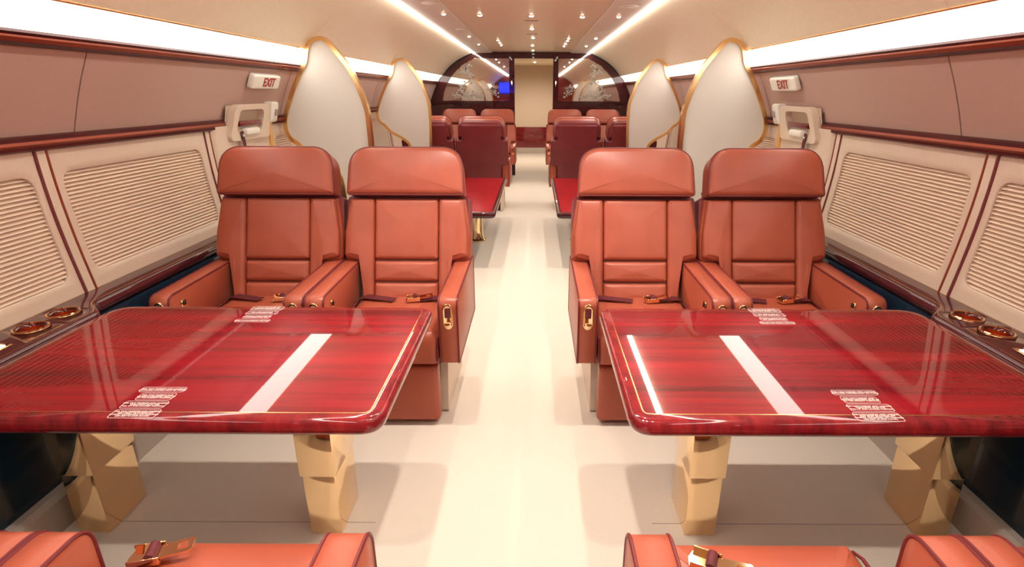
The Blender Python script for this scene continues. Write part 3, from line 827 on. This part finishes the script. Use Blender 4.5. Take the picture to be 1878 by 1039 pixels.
# ================================================================== EXIT SIGNS, HATCH HANDLES
for s in (-1, 1):
    side_word = 'left' if s < 0 else 'right'
    yx, zx = 3.45, 1.385
    sg = empty('exit_sign', (s*1.556, yx, zx)); tag(sg, where(s, 'white sign reading EXIT in red'), 'sign', 'exit signs')
    tilt = math.atan2(.085, .2)
    sg.rotation_euler = (0, -s*tilt, 0)
    bm = bmesh.new()
    pillow(bm, roundpoly([(-.17,-.042),(.17,-.042),(.17,.042),(-.17,.042)], .018, 5), .03, .012, .002, lambda u, v, w: Vector((-s*w, u, v)))
    ob('sign_body', finish('sign_body', bm, 'white'), sg)
    tm = textmesh('lettering', 'EXIT', .072, 'red_print', ext=.0006)
    t = ob('lettering', tm, sg)
    R = Matrix(((0, 0, -s), (-s*-1 if False else (1 if s < 0 else -1), 0, 0), (0, 1, 0))).to_4x4()
    t.matrix_local = Matrix.Translation((-s*.0335, 0.02*(1 if s < 0 else -1)*-1*-1, 0)) @ R
    # hatch lining with grab handle
    hr = empty('door_%d' % (1 if s < 0 else 2), (0,0,0)); tag(hr, 'cream emergency hatch lining with open grab handle below the EXIT sign', kind='structure')
    f = lambda u, v, w: Vector((s*(wallx(min(v, 1.1)) - w - max(0, v-1.12)*.25), u, v))
    bm = bmesh.new()
    o = roundpoly([(2.975,.618),(3.60,.6),(3.60,1.20),(3.53,1.10),(3.10,1.10),(2.975,1.08)], [.01,.01,.01,.02,.02,.02], 3)
    zs = [.618,.7,.8,.9,1.0,1.1,1.145]
    loft(bm, [[f(2.96,z,0), f(2.975,z,.018), f(3.0,z,.026), f(3.56,z,.026), f(3.60,z,.018), f(3.615,z,0)] for z in zs])
    ob('hatch_panel', finish('hatch_panel', bm, 'cream'), hr)
    bm = bmesh.new()
    oo = roundpoly([(3.09,1.06),(3.55,1.06),(3.55,1.255),(3.14,1.255)], [.03,.03,.05,.06], 5)
    ii = roundpoly([(3.16,1.10),(3.46,1.10),(3.48,1.225),(3.19,1.225)], [.03,.05,.04,.04], 5)
    ringprism(bm, oo, ii, f, .012, .05)
    ob('grab_handle', finish('grab_handle', bm, 'cream', angle=50), hr)
    bm = bmesh.new(); V = [[bm.verts.new(f(u, v, .012)) for v in (1.06,1.14,1.25)] for u in (3.1,3.54)]
    for k in range(2): bm.faces.new((V[0][k], V[1][k], V[1][k+1], V[0][k+1]))
    ob('handle_recess', finish('handle_recess', bm, 'beige'), hr)
    bm = bmesh.new(); box(bm, min(s*1.60, s*1.635), max(s*1.60, s*1.635), 3.2, 3.46, 1.135, 1.165, .008, 2); ob('pull_bar', finish('pull_bar', bm, 'red_wood'), hr)
    bm = bmesh.new(); box(bm, min(s*1.585, s*1.64), max(s*1.585, s*1.64), 3.24, 3.40, 1.085, 1.125, .012, 2); ob('latch_cover', finish('latch_cover', bm, 'white'), hr)
    bm = bmesh.new(); ribbon(bm, [f(3.20,1.11,.055), f(3.21,1.06,.058), f(3.225,1.0,.05), f(3.23,.95,.034)], .03, .004); ob('red_strap', finish('red_strap', bm, 'strap'), hr)
    bm = bmesh.new(); 
    bmesh.ops.create_uvsphere(bm, u_segments=10, v_segments=6, radius=.009); bmesh.ops.translate(bm, verts=bm.verts, vec=f(3.205,1.085,.06)); ob('strap_stud', finish('strap_stud', bm, 'steel'), hr)
    bm = bmesh.new(); pillow(bm, roundpoly([(3.565,1.14),(3.66,1.14),(3.66,1.265),(3.565,1.265)], [.01,.02,.03,.02], 4), .055, .014, .003, f); wb_ = ob('light_housing', finish('light_housing', bm, 'white'), hr)
    bm = bmesh.new(); pillow(bm, roundpoly([(3.60,1.18),(3.635,1.18),(3.635,1.22),(3.60,1.22)], .004, 2), .006, .002, 0, lambda u, v, w: f(u, v, w+.057)); ob('lens', finish('lens', bm, 'steel'), wb_)
    bm = bmesh.new(); loft(bm, [[f(3.585,z,.02), f(3.585,z,.034), f(3.625,z,.034), f(3.625,z,.02)] for z in (.7,.8,.9,1.0,1.1,1.15)], closed=True, caps=True); ob('gold_strip', finish('gold_strip', bm, 'amber'), hr)

# ================================================================== CEILING FITTINGS
def m_down(r):
    bm = bmesh.new(); lathe(bm, [(r*1.35, 0), (r*1.35, -.004), (r*1.05, -.006), (r, -.002)], 0, 0, 20, cap=False); return finish('bezel', bm, 'gold_soft')
def m_bulb(r):
    bm = bmesh.new(); lathe(bm, [(r, -.001), (r*.92, -.006), (r*.65, -.011), (r*.2, -.013)], 0, 0, 16); return finish('bulb', bm, 'bulb')
def downlight(x, y, z, r, lamp, grp, lab, cone=95):
    d = empty('ceiling_downlight', (x, y, z)); tag(d, lab, 'downlight', grp)
    ob('bezel', cm(('dn', r), lambda: m_down(r)), d); ob('bulb', cm(('bl', r), lambda: m_bulb(r)), d)
    if lamp:
        l = bpy.data.lights.new('downlight_lamp', 'SPOT'); l.energy = lamp; l.spot_size = math.radians(cone); l.spot_blend = .6; l.shadow_soft_size = .02; l.color = (1,.92,.82)
        q = bpy.data.objects.new('downlight_lamp', l); link(q, d); q.location = (0,0,-.02)
for x, y in ((974.6,28),(975.4,52),(977.8,68.4),(976.6,82.8),(977.5,92),(880,26.7),(1068,30)):
    p = px(x, y, 1.94)
    if p.y < Y1-.05: downlight(p.x, p.y, 1.94, .022, SPOT_W*(.9 if p.y < 6 else .3), 'round ceiling downlights', 'small round downlight set in the flat cream ceiling panel')
for pts in (((913,72.7),(916.5,77.6),(919.4,82)), ((1043,69.6),(1041,74),(1037.5,79.4),(1034.4,84))):
    for x, y in pts:
        p = px(x, y, 1.94); downlight(p.x, p.y, 1.94, .017, SPOT_W*.12, 'downlights in short rows', 'tiny downlight in the short row on the flat cream ceiling')
for y in (-.9, .5, 1.93, 3.5):     # the same fittings carry on over the near bays
    for x in (-.37, .03, .43): downlight(x, y, 1.94, .022, SPOT_W, 'round ceiling downlights', 'small round downlight set in the flat cream ceiling panel')
downlight(.05, 11.5, 1.9, .03, 130, None, 'single downlight in the corridor ceiling seen through the doorway', 172)
zs_ = lambda x: 1.926 - (abs(x)-.64)/.245*.008
for x, y in ((813.6,25.3),(860.4,66.7),(878,81),(1134.7,30.2),(1092.8,70),(1075,84)):
    p = px(x, y, 1.922); downlight(p.x, p.y, zs_(p.x), .017, SPOT_W*.15, 'reading lights in the ceiling strip', 'small reading light in the pale strip beside the ceiling light slot')
for x, y in ((790,5.7),(848,54.6),(1154,11.7),(1104,59)):
    p = px(x, y, 1.922)
    bm = bmesh.new(); lathe(bm, [(.07,0),(.07,-.003),(.062,-.005)], 0, 0, 28)
    o = ob('speaker_grille', finish('speaker_grille', bm, 'ceil_strip'), None, (p.x, p.y, zs_(p.x))); tag(o, 'flat round speaker cover in the pale ceiling strip', 'speaker', 'ceiling speakers')
for x, y in ((975,37.5),(975.5,62.5)):
    p = px(x, y, 1.94)
    o = ob('air_slot', boxmesh('air_slot', 'piping', -.06, .06, -.012, .012, -.003, 0), None, (p.x, p.y, 1.94)); tag(o, 'narrow dark slot in the ceiling between two centre downlights', 'slot', 'ceiling slots')
for s in (-1, 1):
    for y in (4.55, 6.6):
        bm = bmesh.new(); pillow(bm, roundpoly([(-.035,-.014),(.035,-.014),(.035,.014),(-.035,.014)], .009, 3), .02, .008, 0, lambda u, v, w: Vector((-s*w*.6, u, v - w*.5)))
        o = ob('coat_hook', finish('coat_hook', bm, 'dark_wood'), None, (s*1.405, y, 1.655)); tag(o, 'small dark brown fold-away hook on the curved ceiling panel above the cove light', 'hook', 'ceiling hooks')
